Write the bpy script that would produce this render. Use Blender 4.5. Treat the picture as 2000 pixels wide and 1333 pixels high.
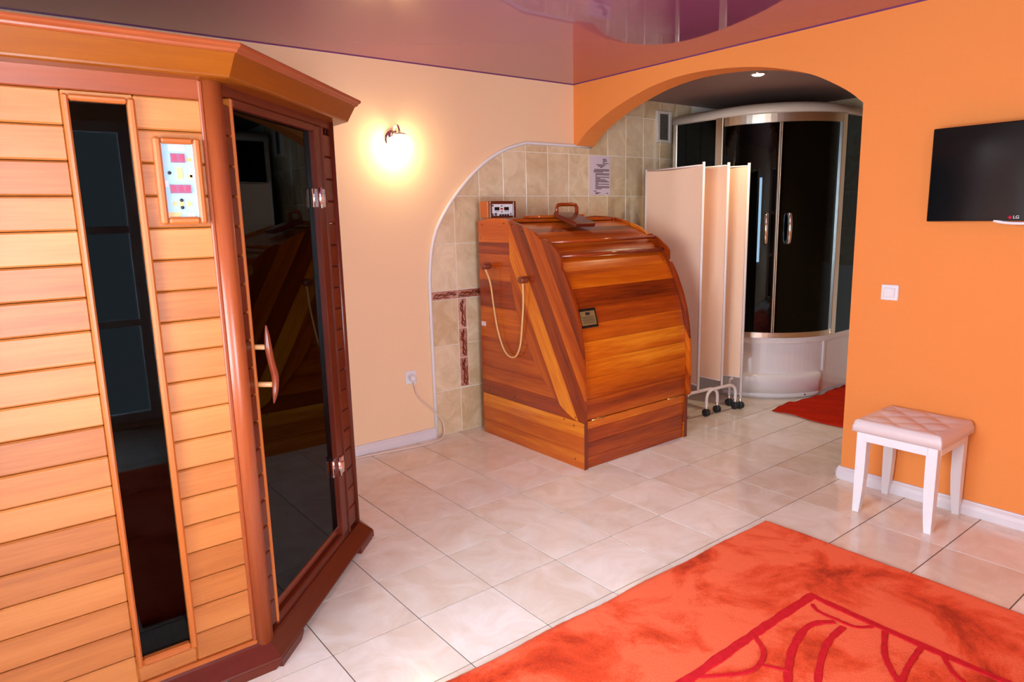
import bpy, bmesh, math, random
from mathutils import Matrix, Vector
random.seed(7)
for o in list(bpy.data.objects): bpy.data.objects.remove(o)
scene = bpy.context.scene
COL = scene.collection
T = 0.333                       # metres per floor tile; layout below is written in floor tiles

# ------------------------------------------------------------------ camera
cam_d = bpy.data.cameras.new('camera'); cam = bpy.data.objects.new('camera', cam_d); COL.objects.link(cam)
cam_d.sensor_width = 36; cam_d.lens = 1333.4/2000*36; cam_d.clip_start = .02
yaw, pit, rol = 0.91099, 0.179531, -0.0237586
fw = Vector((math.cos(yaw)*math.cos(pit), math.sin(yaw)*math.cos(pit), -math.sin(pit)))
r0 = Vector((math.sin(yaw), -math.cos(yaw), 0)); u0 = r0.cross(fw)
rt = math.cos(rol)*r0+math.sin(rol)*u0; up = -math.sin(rol)*r0+math.cos(rol)*u0
M = Matrix((rt, up, -fw)).transposed().to_4x4(); M.translation = Vector((-3.32232, -6.05824, 4.30318))*T
cam.matrix_world = M
scene.camera = cam

# ------------------------------------------------------------------ world, daylight, exposure
w = bpy.data.worlds.new('sky'); scene.world = w; w.use_nodes = True
bg = w.node_tree.nodes['Background']; bg.inputs[0].default_value = (.80, .88, 1, 1); bg.inputs[1].default_value = .5
scene.view_settings.view_transform = 'Standard'; scene.view_settings.look = 'None'
scene.view_settings.gamma = 1; scene.view_settings.use_curve_mapping = False
scene.view_settings.exposure = 1.08
def area(name, loc, rot, sx, sy, power, col):
    d = bpy.data.lights.new(name, 'AREA'); d.shape = 'RECTANGLE'; d.size = sx*T; d.size_y = sy*T; d.energy = power; d.color = col
    o = bpy.data.objects.new(name, d); COL.objects.link(o); o.location = Vector(loc)*T; o.rotation_euler = rot; return o
# daylight outside the two windows behind and beside the camera
area('daylight_side_window', (-5.35, -2.6, 3.9), (0, -math.pi/2, 0), 4.4, 4.4, 90, (.76, .87, 1))
area('daylight_terrace_door', (-3.0, -10.2, 3.6), (math.pi/2, 0, 0), 2.6, 6.0, 108, (.76, .87, 1))

# ------------------------------------------------------------------ materials
def rgb(r, g, b):
    f = lambda c: (c/255/12.92) if c/255 <= .04045 else ((c/255+.055)/1.055)**2.4
    return (f(r), f(g), f(b), 1)
def newmat(name):
    m = bpy.data.materials.new(name); m.use_nodes = True
    n = m.node_tree.nodes; l = m.node_tree.links
    return m, n, l, n['Principled BSDF']
def plain(name, col, rough=.5, metal=0, spec=.5, noise=0, nscale=20, bump=0, coat=0, emit=None, estr=0):
    m, n, l, b = newmat(name)
    b.inputs['Base Color'].default_value = col; b.inputs['Roughness'].default_value = rough
    b.inputs['Metallic'].default_value = metal; b.inputs['Specular IOR Level'].default_value = spec
    b.inputs['Coat Weight'].default_value = coat; b.inputs['Coat Roughness'].default_value = .05
    if emit: b.inputs['Emission Color'].default_value = emit; b.inputs['Emission Strength'].default_value = estr
    if noise or bump:
        tc = n.new('ShaderNodeTexCoord'); t = n.new('ShaderNodeTexNoise'); t.inputs['Scale'].default_value = nscale; t.inputs['Detail'].default_value = 6
        l.new(tc.outputs['Object'], t.inputs['Vector'])
        if noise:
            mx = n.new('ShaderNodeMix'); mx.data_type = 'RGBA'
            mx.inputs[6].default_value = [c*(1-noise) for c in col[:3]]+[1]; mx.inputs[7].default_value = [min(1, c*(1+noise)) for c in col[:3]]+[1]
            l.new(t.outputs[0], mx.inputs[0]); l.new(mx.outputs[2], b.inputs['Base Color'])
        if bump:
            bp = n.new('ShaderNodeBump'); bp.inputs['Strength'].default_value = bump; bp.inputs['Distance'].default_value = .002
            l.new(t.outputs[0], bp.inputs['Height']); l.new(bp.outputs[0], b.inputs['Normal'])
    return m
def wood(name, cols, rough=.35, sx=1.2, sy=22, rand=.5, spec=.5, coat=0., figure=.35):
    """cedar boards: local x is the grain; every board has its own tone and figure"""
    m, n, l, b = newmat(name)
    tc = n.new('ShaderNodeTexCoord'); oi = n.new('ShaderNodeObjectInfo')
    mp = n.new('ShaderNodeMapping'); mp.inputs['Scale'].default_value = (sx, sy, sy)
    mul = n.new('ShaderNodeMath'); mul.operation = 'MULTIPLY'; mul.inputs[1].default_value = 37.7
    l.new(oi.outputs['Random'], mul.inputs[0])
    cx = n.new('ShaderNodeCombineXYZ'); l.new(mul.outputs[0], cx.inputs[0]); l.new(mul.outputs[0], cx.inputs[1]); l.new(mul.outputs[0], cx.inputs[2])
    l.new(tc.outputs['Object'], mp.inputs['Vector']); l.new(cx.outputs[0], mp.inputs['Location'])
    big = n.new('ShaderNodeTexNoise'); big.inputs['Scale'].default_value = .55; big.inputs['Detail'].default_value = 2; big.inputs['Distortion'].default_value = .6
    fine = n.new('ShaderNodeTexNoise'); fine.inputs['Scale'].default_value = 6; fine.inputs['Detail'].default_value = 5
    l.new(mp.outputs[0], big.inputs['Vector']); l.new(mp.outputs[0], fine.inputs['Vector'])
    a = n.new('ShaderNodeMath'); a.operation = 'MULTIPLY_ADD'; a.inputs[1].default_value = .42
    l.new(fine.outputs[0], a.inputs[0])
    f2 = n.new('ShaderNodeMath'); f2.operation = 'MULTIPLY_ADD'; f2.inputs[1].default_value = figure*2; f2.inputs[2].default_value = -.21-figure+.5-rand/2
    l.new(big.outputs[0], f2.inputs[0])
    r2 = n.new('ShaderNodeMath'); r2.operation = 'MULTIPLY_ADD'; r2.inputs[1].default_value = rand
    l.new(oi.outputs['Random'], r2.inputs[0]); l.new(f2.outputs[0], r2.inputs[2])
    l.new(r2.outputs[0], a.inputs[2])
    cr = n.new('ShaderNodeValToRGB'); e = cr.color_ramp.elements
    while len(e) < len(cols): e.new(.5)
    for i, c in enumerate(cols): e[i].position = i/(len(cols)-1); e[i].color = c
    l.new(a.outputs[0], cr.inputs[0]); l.new(cr.outputs[0], b.inputs['Base Color'])
    b.inputs['Roughness'].default_value = rough; b.inputs['Specular IOR Level'].default_value = spec
    b.inputs['Coat Weight'].default_value = coat; b.inputs['Coat Roughness'].default_value = .12
    bp = n.new('ShaderNodeBump'); bp.inputs['Strength'].default_value = .12; bp.inputs['Distance'].default_value = .001
    l.new(fine.outputs[0], bp.inputs['Height']); l.new(bp.outputs[0], b.inputs['Normal'])
    return m
def tilemat(name, c0, c1, rough, scale, rnd=.25, bump=.05):
    """glazed stoneware: cloudy marbling that differs from tile to tile"""
    m, n, l, b = newmat(name)
    tc = n.new('ShaderNodeTexCoord'); oi = n.new('ShaderNodeObjectInfo'); mp = n.new('ShaderNodeMapping')
    mul = n.new('ShaderNodeMath'); mul.operation = 'MULTIPLY'; mul.inputs[1].default_value = 53
    l.new(oi.outputs['Random'], mul.inputs[0])
    cx = n.new('ShaderNodeCombineXYZ'); l.new(mul.outputs[0], cx.inputs[0]); l.new(mul.outputs[0], cx.inputs[1])
    l.new(tc.outputs['Object'], mp.inputs['Vector']); l.new(cx.outputs[0], mp.inputs['Location'])
    t = n.new('ShaderNodeTexNoise'); t.inputs['Scale'].default_value = scale; t.inputs['Detail'].default_value = 7; t.inputs['Roughness'].default_value = .62; t.inputs['Distortion'].default_value = 1.2
    l.new(mp.outputs[0], t.inputs['Vector'])
    a = n.new('ShaderNodeMath'); a.operation = 'MULTIPLY_ADD'; a.inputs[1].default_value = rnd; l.new(oi.outputs['Random'], a.inputs[0])
    s = n.new('ShaderNodeMath'); s.operation = 'SUBTRACT'; s.inputs[1].default_value = rnd/2; l.new(t.outputs[0], s.inputs[0]); l.new(s.outputs[0], a.inputs[2])
    cr = n.new('ShaderNodeValToRGB'); cr.color_ramp.elements[0].position = .3; cr.color_ramp.elements[1].position = .7
    cr.color_ramp.elements[0].color = c0; cr.color_ramp.elements[1].color = c1
    l.new(a.outputs[0], cr.inputs[0]); l.new(cr.outputs[0], b.inputs['Base Color'])
    b.inputs['Roughness'].default_value = rough
    if bump:
        t2 = n.new('ShaderNodeTexNoise'); t2.inputs['Scale'].default_value = 9; l.new(mp.outputs[0], t2.inputs['Vector'])
        bp = n.new('ShaderNodeBump'); bp.inputs['Strength'].default_value = bump; bp.inputs['Distance'].default_value = .004
        l.new(t2.outputs[0], bp.inputs['Height']); l.new(bp.outputs[0], b.inputs['Normal'])
    return m
def glassmat(name, tint, ior=1.5, gl=(1, 1, 1, 1)):
    m, n, l, b = newmat(name); n.remove(b)
    tr = n.new('ShaderNodeBsdfTransparent'); tr.inputs[0].default_value = tint
    g = n.new('ShaderNodeBsdfGlossy'); g.inputs['Roughness'].default_value = .015; g.inputs['Color'].default_value = gl
    f = n.new('ShaderNodeFresnel'); f.inputs[0].default_value = ior
    mx = n.new('ShaderNodeMixShader'); l.new(f.outputs[0], mx.inputs[0]); l.new(tr.outputs[0], mx.inputs[1]); l.new(g.outputs[0], mx.inputs[2])
    l.new(mx.outputs[0], n['Material Output'].inputs[0]); return m
def emitmat(name, col, strength):
    m, n, l, b = newmat(name); n.remove(b)
    e = n.new('ShaderNodeEmission'); e.inputs[0].default_value = col; e.inputs[1].default_value = strength
    l.new(e.outputs[0], n['Material Output'].inputs[0]); return m
def rugmat(name):
    """brushed wool pile: sheen of the flattened patches put into the colour as darker tone"""
    m, n, l, b = newmat(name)
    tc = n.new('ShaderNodeTexCoord'); t = n.new('ShaderNodeTexNoise'); t.inputs['Scale'].default_value = 3.2; t.inputs['Detail'].default_value = 7; t.inputs['Roughness'].default_value = .62; t.inputs['Distortion'].default_value = .5
    f = n.new('ShaderNodeTexNoise'); f.inputs['Scale'].default_value = 160; f.inputs['Detail'].default_value = 3
    l.new(tc.outputs['Object'], t.inputs['Vector']); l.new(tc.outputs['Object'], f.inputs['Vector'])
    a = n.new('ShaderNodeMath'); a.operation = 'MULTIPLY_ADD'; a.inputs[1].default_value = .12; l.new(f.outputs[0], a.inputs[0]); l.new(t.outputs[0], a.inputs[2])
    cr = n.new('ShaderNodeValToRGB'); e = cr.color_ramp.elements; e.new(.5)
    for i, (p, c) in enumerate([(.40, rgb(170, 36, 14)), (.51, rgb(228, 74, 38)), (.60, rgb(246, 106, 70))]): e[i].position = p; e[i].color = c
    l.new(a.outputs[0], cr.inputs[0]); l.new(cr.outputs[0], b.inputs['Base Color']); b.inputs['Roughness'].default_value = 1; b.inputs['Specular IOR Level'].default_value = .05
    b.inputs['Sheen Weight'].default_value = .3; b.inputs['Sheen Tint'].default_value = rgb(255, 150, 110)
    bp = n.new('ShaderNodeBump'); bp.inputs['Strength'].default_value = .6; bp.inputs['Distance'].default_value = .004
    l.new(f.outputs[0], bp.inputs['Height']); l.new(bp.outputs[0], b.inputs['Normal']); return m

M_ = {}
M_['peach'] = plain('peach_paint', rgb(248, 208, 168), .75, noise=.02, nscale=60, bump=.12, spec=.2)
M_['orange'] = plain('orange_paint', rgb(238, 144, 74), .75, noise=.02, nscale=60, bump=.12, spec=.2)
M_['ceil'] = plain('mauve_stretch_film', rgb(150, 82, 116), .04, spec=.65, coat=.25)
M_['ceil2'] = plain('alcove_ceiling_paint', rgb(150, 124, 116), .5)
M_['violet'] = plain('violet_trim', rgb(110, 50, 120), .4)
M_['white'] = plain('white_plastic', rgb(236, 230, 232), .35)
M_['whitepaint'] = plain('white_painted_wood', rgb(238, 234, 238), .4, noise=.02, nscale=30)
M_['skirting'] = plain('skirting_pale', rgb(226, 216, 220), .45, noise=.05, nscale=12)
M_['grout'] = plain('floor_grout', rgb(120, 104, 96), .9, noise=.1)
M_['wgrout'] = plain('wall_grout', rgb(246, 236, 222), .85)
M_['ftile'] = tilemat('floor_tile_glaze', rgb(230, 212, 194), rgb(248, 240, 232), .12, 5)
M_['wtile'] = tilemat('wall_tile_glaze', rgb(212, 180, 138), rgb(240, 216, 180), .16, 7, bump=.12)
M_['decor'] = tilemat('leaf_border_glaze', rgb(164, 88, 64), rgb(222, 170, 146), .2, 26)
M_['louvre'] = plain('grey_louvre', rgb(122, 114, 104), .5)
M_['leafrel'] = plain('russet_leaf_glaze', rgb(132, 58, 34), .2, noise=.35, nscale=60)
M_['plank'] = wood('sauna_cedar', [rgb(140, 68, 16), rgb(182, 106, 46), rgb(202, 132, 68)], .42, rand=.36, figure=.42)
M_['trim'] = wood('sauna_shaded_trim_cedar', [rgb(66, 19, 10), rgb(94, 32, 16), rgb(122, 50, 25)], .3, rand=.25, figure=.25)  # trim cedar darkened: shade of the angled door side put into the colour
M_['postwood'] = wood('sauna_post_cedar', [rgb(120, 48, 22), rgb(152, 70, 34), rgb(176, 92, 50)], .3, rand=.2, figure=.25)
M_['cornice'] = wood('sauna_cornice_cedar', [rgb(108, 46, 4), rgb(140, 70, 4), rgb(164, 90, 8)], .3, rand=.2, figure=.2)
M_['trimlt'] = wood('sauna_light_trim_cedar', [rgb(150, 70, 24), rgb(178, 92, 36), rgb(196, 110, 50)], .32, rand=.2, figure=.2)
M_['steam'] = wood('steam_cabin_cedar', [rgb(88, 23, 4), rgb(148, 52, 5), rgb(192, 88, 9), rgb(230, 138, 26)], .24, sx=1.0, sy=16, rand=.55, figure=.5, coat=.35)
M_['darkwood'] = wood('dark_cedar', [rgb(84, 24, 10), rgb(128, 48, 20)], .25, rand=.2, coat=.3)
M_['handlewood'] = wood('red_branch_wood', [rgb(96, 34, 18), rgb(150, 66, 36)], .25, rand=.2, coat=.4)
M_['palewood'] = wood('pale_wood', [rgb(214, 150, 96), rgb(236, 180, 124)], .4)
M_['tint'] = glassmat('tinted_sauna_glass', (.10, .115, .12, 1), 1.42, (.48, .58, .63, 1))
M_['shglass'] = glassmat('smoked_shower_glass', (.012, .014, .016, 1), 1.42, (.6, .8, .95, 1))
M_['clear'] = glassmat('clear_window_glass', (.95, .97, .97, 1), 1.45)
M_['black'] = plain('black_gloss', (.004, .005, .006, 1), .12)
M_['blackm'] = plain('black_matte', (.012, .012, .014, 1), .5)
M_['rubber'] = plain('castor_rubber', (.02, .02, .022, 1), .45)
M_['chrome'] = plain('chrome', (.86, .85, .84, 1), .08, metal=1)
M_['alu'] = plain('satin_aluminium', (.72, .66, .56, 1), .3, metal=1)
M_['brass'] = plain('brass', (.8, .55, .2, 1), .25, metal=1)
M_['acrylic'] = plain('white_acrylic', rgb(236, 230, 232), .12, coat=.3)
M_['dome'] = plain('cream_roof_plastic', rgb(214, 200, 186), .35)
M_['cloth'] = plain('peach_screen_cloth', rgb(250, 214, 184), .85, noise=.03, nscale=80, spec=.1)
M_['screenmetal'] = plain('white_enamel_tube', rgb(240, 226, 222), .3)
M_['leather'] = plain('cream_leatherette', rgb(228, 212, 212), .38, noise=.02, nscale=40, bump=.1)
M_['rug'] = rugmat('rug_pile')
M_['rugline'] = plain('rug_raspberry_pile', rgb(206, 36, 44), 1, noise=.25, nscale=50, spec=.05, bump=.5)
M_['mat'] = plain('red_towelling', rgb(196, 44, 20), .95, noise=.12, nscale=30, spec=.05, bump=.5)
M_['rope'] = plain('natural_rope', rgb(222, 174, 110), .8, noise=.25, nscale=300)
M_['paper'] = plain('paper', rgb(226, 206, 214), .8)
M_['ink'] = plain('grey_ink', rgb(96, 70, 74), .8)
M_['panelblue'] = plain('pale_blue_overlay', rgb(158, 192, 212), .4, noise=.04, nscale=60)
M_['red'] = plain('red_display', rgb(150, 84, 112), .3)
M_['digit'] = plain('display_digit', rgb(226, 60, 90), .3)
M_['plaque'] = plain('brass_plaque', rgb(150, 128, 84), .35, metal=.5)
M_['logo'] = plain('logo_red', rgb(196, 20, 60), .4)
M_['cord'] = plain('white_cord', rgb(232, 206, 190), .5)
M_['bulb'] = emitmat('lit_globe', (1, .78, .44, 1), 15)
M_['spotlens'] = emitmat('lit_spot_lens', (1, .86, .55, 1), 30)
M_['inner'] = wood('inner_cedar', [rgb(120, 62, 30), rgb(176, 106, 56)], .5, rand=.3)
M_['blue'] = plain('blue_mat', rgb(70, 130, 170), .8)
M_['curtain'] = plain('white_curtain', rgb(230, 230, 234), .9)

# ------------------------------------------------------------------ mesh helpers
W = {}                                    # world matrix of every object, for parenting
def link(name, me, mat, parent=None, mw=None, smooth=False):
    o = bpy.data.objects.new(name, me); COL.objects.link(o)
    mw = mw or Matrix()
    o.matrix_basis = mw; W[o] = mw.copy()
    if mat is not None and me is not None and not me.materials: me.materials.append(M_[mat])
    if parent is not None:
        o.parent = parent; o.matrix_parent_inverse = W[parent].inverted()
    if smooth and me is not None:
        for p in me.polygons: p.use_smooth = True
    return o
def tag(o, label, cat, group=None, kind=None):
    o['label'] = label; o['category'] = cat
    if group: o['group'] = group
    if kind: o['kind'] = kind
    return o
def root(name, loc, label, cat, group=None):
    o = bpy.data.objects.new(name, None); COL.objects.link(o); o.empty_display_size = .1
    mw = Matrix.Translation(Vector(loc)*T); o.matrix_basis = mw; W[o] = mw
    return tag(o, label, cat, group)
def pydata(name, v, f, mat, parent=None, mw=None, smooth=False):
    me = bpy.data.meshes.new(name); me.from_pydata([tuple(p) for p in v], [], f)
    bm = bmesh.new(); bm.from_mesh(me); bmesh.ops.recalc_face_normals(bm, faces=bm.faces); bm.to_mesh(me); bm.free()
    return link(name, me, mat, parent, mw, smooth)
_bc = {}
def boxmesh(sx, sy, sz, bev, mat):
    k = (round(sx, 5), round(sy, 5), round(sz, 5), bev, mat)
    if k in _bc: return _bc[k]
    bm = bmesh.new(); bmesh.ops.create_cube(bm, size=1)
    for v in bm.verts: v.co = Vector((v.co.x*sx, v.co.y*sy, v.co.z*sz))
    if bev: bmesh.ops.bevel(bm, geom=list(bm.edges), offset=min(bev, .3*min(sx, sy, sz)), segments=1, affect='EDGES', profile=.5)
    me = bpy.data.meshes.new('box'); bm.to_mesh(me); bm.free(); me.materials.append(M_[mat]); _bc[k] = me
    return me
GR = {'x': Matrix(), 'y': Matrix.Rotation(math.pi/2, 4, 'Z'), 'z': Matrix.Rotation(-math.pi/2, 4, 'Y')}
def bx(name, x0, x1, y0, y1, z0, z1, mat, parent=None, bev=.002, grain='x', pre=None):
    """axis-aligned board given by its extents in tiles; local x follows the grain. pre = extra frame (metres)"""
    c = Vector(((x0+x1)/2, (y0+y1)/2, (z0+z1)/2))*T
    s = [(x1-x0)*T, (y1-y0)*T, (z1-z0)*T]
    if grain == 'y': s = [s[1], s[0], s[2]]
    if grain == 'z': s = [s[2], s[1], s[0]]
    mw = Matrix.Translation(c) @ GR[grain]
    if pre is not None: mw = pre @ mw
    return link(name, boxmesh(*s, bev, mat), mat, parent, mw)
def frame(o, ux, uy):
    ux = Vector(ux).normalized(); uy = Vector(uy).normalized(); un = ux.cross(uy)
    m = Matrix((ux, uy, un)).transposed().to_4x4(); m.translation = Vector(o)*T; return m
def area2(p): return sum(p[i][0]*p[(i+1) % len(p)][1]-p[(i+1) % len(p)][0]*p[i][1] for i in range(len(p)))/2
def prism(name, poly, depth, fr, mat, parent=None, cham=0, smooth=False):
    """polygon (tiles, in the frame's xy plane) extruded by depth along the frame normal; front edge chamfered"""
    if area2(poly) < 0: poly = poly[::-1]
    n = len(poly); P = [Vector((a*T, b*T)) for a, b in poly]; d = depth*T; c = cham*T
    v = [(p.x, p.y, 0) for p in P]
    if c:
        ins = []
        for i in range(n):
            e0 = (P[i]-P[i-1]); e1 = (P[(i+1) % n]-P[i])
            e0 = e0.normalized() if e0.length > 1e-9 else Vector((1, 0)); e1 = e1.normalized() if e1.length > 1e-9 else e0
            n0 = Vector((-e0.y, e0.x)); n1 = Vector((-e1.y, e1.x)); k = 1+n0.dot(n1)
            ins.append(P[i]+(n0+n1)*(c/max(k, .35)))
        v += [(p.x, p.y, d-c) for p in P]+[(p.x, p.y, d) for p in ins]; L = 3
    else: v += [(p.x, p.y, d) for p in P]; L = 2
    f = [list(range(n))[::-1], [n*(L-1)+i for i in range(n)]]
    for k in range(L-1):
        for i in range(n): j = (i+1) % n; f.append([n*k+i, n*k+j, n*(k+1)+j, n*(k+1)+i])
    return pydata(name, v, f, mat, parent, fr, smooth)
def clip(poly, a, b, c):
    """keep a*x+b*y<=c"""
    out = []
    for i in range(len(poly)):
        p, q = poly[i], poly[(i+1) % len(poly)]; dp = a*p[0]+b*p[1]-c; dq = a*q[0]+b*q[1]-c
        if dp <= 0: out.append(p)
        if dp*dq < 0: t = dp/(dp-dq); out.append((p[0]+(q[0]-p[0])*t, p[1]+(q[1]-p[1])*t))
    return out
def catmull(pts, n=8, closed=False):
    out = []; N = len(pts); P = [Vector(p) for p in pts]
    for i in range(N if closed else N-1):
        g = lambda k: P[k % N] if closed else P[max(0, min(N-1, k))]
        p0, p1, p2, p3 = g(i-1), g(i), g(i+1), g(i+2)
        for s in range(n):
            t = s/n
            out.append(.5*((2*p1)+(p2-p0)*t+(2*p0-5*p1+4*p2-p3)*t*t+(3*p1-p0-3*p2+p3)*t**3))
    if not closed: out.append(P[-1])
    return out
def tube(name, pts, r, mat, parent=None, n=10, smooth_path=0, radii=None, closed=False):
    """round tube through points (tiles); radii optional per point"""
    P = [Vector(p)*T for p in pts]
    if smooth_path:
        if radii: rr = [v.x for v in catmull([(a, 0, 0) for a in radii], smooth_path)]
        P = catmull(P, smooth_path, closed)
        if radii: radii = rr
    v = []; f = []; N = len(P); nrm = None; org = P[0].copy()
    for i in range(N):
        if closed: t = (P[(i+1) % N]-P[i-1]).normalized()
        else: t = (P[min(i+1, N-1)]-P[max(i-1, 0)]).normalized()
        if nrm is None: nrm = t.orthogonal().normalized()
        nrm = (nrm-t*nrm.dot(t)).normalized(); bn = t.cross(nrm)
        R = (radii[i] if radii else r)*T
        for k in range(n):
            a = 2*math.pi*k/n; v.append(P[i]-org+nrm*(R*math.cos(a))+bn*(R*math.sin(a)))
    for i in range(N if closed else N-1):
        for k in range(n):
            k2 = (k+1) % n; j = (i+1) % N; f.append([i*n+k, i*n+k2, j*n+k2, j*n+k])
    if not closed: f += [list(range(n))[::-1], [(N-1)*n+k for k in range(n)]]
    return pydata(name, v, f, mat, parent, Matrix.Translation(org), True)
def lathe(name, prof, mat, parent, fr, n=24):
    """profile (radius, height) in tiles revolved about the frame's z axis"""
    v = []; f = []
    for r, h in prof:
        for k in range(n): a = 2*math.pi*k/n; v.append((r*T*math.cos(a), r*T*math.sin(a), h*T))
    for i in range(len(prof)-1):
        for k in range(n): k2 = (k+1) % n; f.append([i*n+k, i*n+k2, (i+1)*n+k2, (i+1)*n+k])
    f += [list(range(n))[::-1], [(len(prof)-1)*n+k for k in range(n)]]
    o = pydata(name, v, f, mat, parent, fr, True)
    return o
def loft(name, rings, mat, parent=None, smooth=False, org=(0, 0, 0), closed_ring=True, caps=True):
    n = len(rings[0]); o_ = Vector(org); v = [(Vector(p)-o_)*T for r in rings for p in r]; f = []
    for i in range(len(rings)-1):
        for k in range(n if closed_ring else n-1): k2 = (k+1) % n; f.append([i*n+k, i*n+k2, (i+1)*n+k2, (i+1)*n+k])
    if caps: f += [list(range(n))[::-1], [(len(rings)-1)*n+k for k in range(n)]]
    return pydata(name, v, f, mat, parent, Matrix.Translation(o_*T), smooth)
def text_mesh(name, body, size, mat, parent, fr, extrude=.0004, align='CENTER'):
    cu = bpy.data.curves.new(name, 'FONT'); cu.body = body; cu.size = size*T; cu.align_x = align; cu.align_y = 'CENTER'; cu.extrude = extrude
    to = bpy.data.objects.new(name+'_src', cu); COL.objects.link(to)
    dg = bpy.context.evaluated_depsgraph_get(); me = bpy.data.meshes.new_from_object(to.evaluated_get(dg)); bpy.data.objects.remove(to); bpy.data.curves.remove(cu)
    me.materials.clear()
    return link(name, me, mat, parent, fr)

# ------------------------------------------------------------------ room shell (tiles)
XB, XR, XRI, XF = -4.7, 7.33, 7.86, 13.95       # back-left wall, right wall face, its far face, alcove end wall
YL, YN, YA = 5.295, -9.5, -1.6                  # sconce wall face, wall behind the camera, alcove side wall
ZC, ZA = 7.09, 6.95                             # ceilings
def struct(o, label, cat): return tag(o, label, cat, kind='structure')

fl = bx('floor', XB-.4, XF+.4, YN-.4, YL+.4, -.3, -.007, 'grout', None, 0); struct(fl, 'pale beige tiled floor with thin dark joints', 'floor')
g = .0075
for i in range(-5, 14):
    for j in range(-10, 6):
        x0, x1, y0, y1 = max(i, XB), min(i+1, XF), max(j, YN), min(j+1, YL)
        if x0 >= XRI and y1 <= YA: continue
        if x0 >= XR and y0 < YA: y0 = max(y0, YA)
        if x1-x0 < .03 or y1-y0 < .03: continue
        bx('tile', x0+g, x1-g, y0+g, y1-g, -.04, 0, 'ftile', fl, 0)

# left wall with the painted part and the tiled niche
wl = bx('wall_left', XB-.4, XF+.4, YL, YL+.4, 0, ZC+.1, 'peach', None, 0); struct(wl, 'peach painted wall with arched tiled niche behind the steam cabin', 'wall')
NC = [(3.5, 0), (3.49, 1.5), (3.485, 2.6), (3.49, 3.17), (3.565, 3.73), (3.74, 4.19), (4.13, 4.72), (4.72, 5.27), (5.34, 5.63), (5.95, 5.81)]
ncv = [(v.x, v.y) for v in catmull([(a, b, 0) for a, b in NC[3:]], 5)]
hp = []                                                          # half planes of the niche curve
for (ax, az), (bx_, bz) in zip(ncv[:-1], ncv[1:]):
    ex, ez = bx_-ax, bz-az; hp.append((-ez, ex, -ez*ax+ex*az))
def niche(poly):
    for a, b, c in hp: poly = clip(poly, a, b, c)
    return clip(poly, -1, 0, -3.5)
wfr = frame((0, YL, 0), (1, 0, 0), (0, 0, 1))                   # normal points to -y (into the room)
def wall_tile(x0, x1, z0, z1, mat='wtile', d=.028, par=wl):
    q = [(x0, z0), (x1, z0), (x1, z1), (x0, z1)]
    q = niche(q) if x0 < 6 else q
    if len(q) < 3 or abs(area2(q)) < .004: return
    cx = sum(p[0] for p in q)/len(q); cz = sum(p[1] for p in q)/len(q)
    ob = prism('wall_tile' if mat == 'wtile' else 'border_tile', [(p[0]-cx, p[1]-cz) for p in q], d, frame((cx, YL, cz), (1, 0, 0), (0, 0, 1)) if x1-x0 >= z1-z0 or mat == 'wtile' else frame((cx, YL, cz), (1, 0, 0), (0, 0, 1)), mat, par, .006)
    if mat == 'decor': leaf_scroll(q, ob)
def leaf_scroll(q, par):
    """raised russet acanthus scroll along the border tile"""
    xs = [p[0] for p in q]; zs = [p[1] for p in q]; hor = max(xs)-min(xs) > max(zs)-min(zs)
    if hor and max(xs)-min(xs) < .3: return
    L = (max(xs)-min(xs)) if hor else (max(zs)-min(zs)); wd = (max(zs)-min(zs)) if hor else (max(xs)-min(xs))
    cx, cz = (min(xs)+max(xs))/2, (min(zs)+max(zs))/2; v = []; f = []
    def put(a, b): v.append((Vector((cx+a, YL-.0362, cz+b)) if hor else Vector((cx-b, YL-.0362, cz+a)))*T)
    def leaf(a, b, ang, ln, w_, bend):
        b0 = len(v); n = 6
        for i in range(n+1):
            t = i/n; w2 = w_*math.sin(math.pi*min(1, t*.9+.1))**.8; aa = ang+bend*t; px = a+ln*t*math.cos(ang+bend*t/2); py = b+ln*t*math.sin(ang+bend*t/2)
            put(px-w2*math.sin(aa), py+w2*math.cos(aa)); put(px+w2*math.sin(aa), py-w2*math.cos(aa))
        for i in range(n): f.append([b0+2*i, b0+2*i+1, b0+2*i+3, b0+2*i+2])
    for i in range(12):
        a = -L*.46+L*.92*i/12; leaf(a, wd*.16*math.sin(a/L*6.3)-wd*.12, .25*math.cos(a/L*6.3), L*.1, wd*.075, 0)
    for i, (a, b, g_, l_, w2, bd) in enumerate([(-.42, -.1, 1.0, .30, .12, -1.4), (-.28, -.12, .9, .34, .13, -1.5), (-.10, .1, -.5, .24, .10, 1.2), (.05, .0, 1.1, .30, .12, -1.6), (.20, .0, .9, .30, .12, -1.3), (.33, -.1, .2, .16, .10, .8), (-.45, -.25, .1, .3, .06, .2), (-.05, -.3, .1, .35, .06, -.2)]):
        leaf(a*L, b*wd, g_, l_*L*.75, w2*wd, bd)
    pydata('leaf_relief', v, f, 'leafrel', par)
gp = niche([(3.5, 0), (XRI, 0), (XRI, 5.81), (3.5, 5.81)])
prism('grout_bed', gp, .018, wfr, 'wgrout', wl)
prism('grout_bed', [(XRI, 0), (XF, 0), (XF, ZA), (XRI, ZA)], .018, wfr, 'wgrout', wl)
rows = [0, .905, 1.82, 2.735, 2.912, 3.82, 4.73, 5.63, 6.54, ZA]
k = .007
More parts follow.
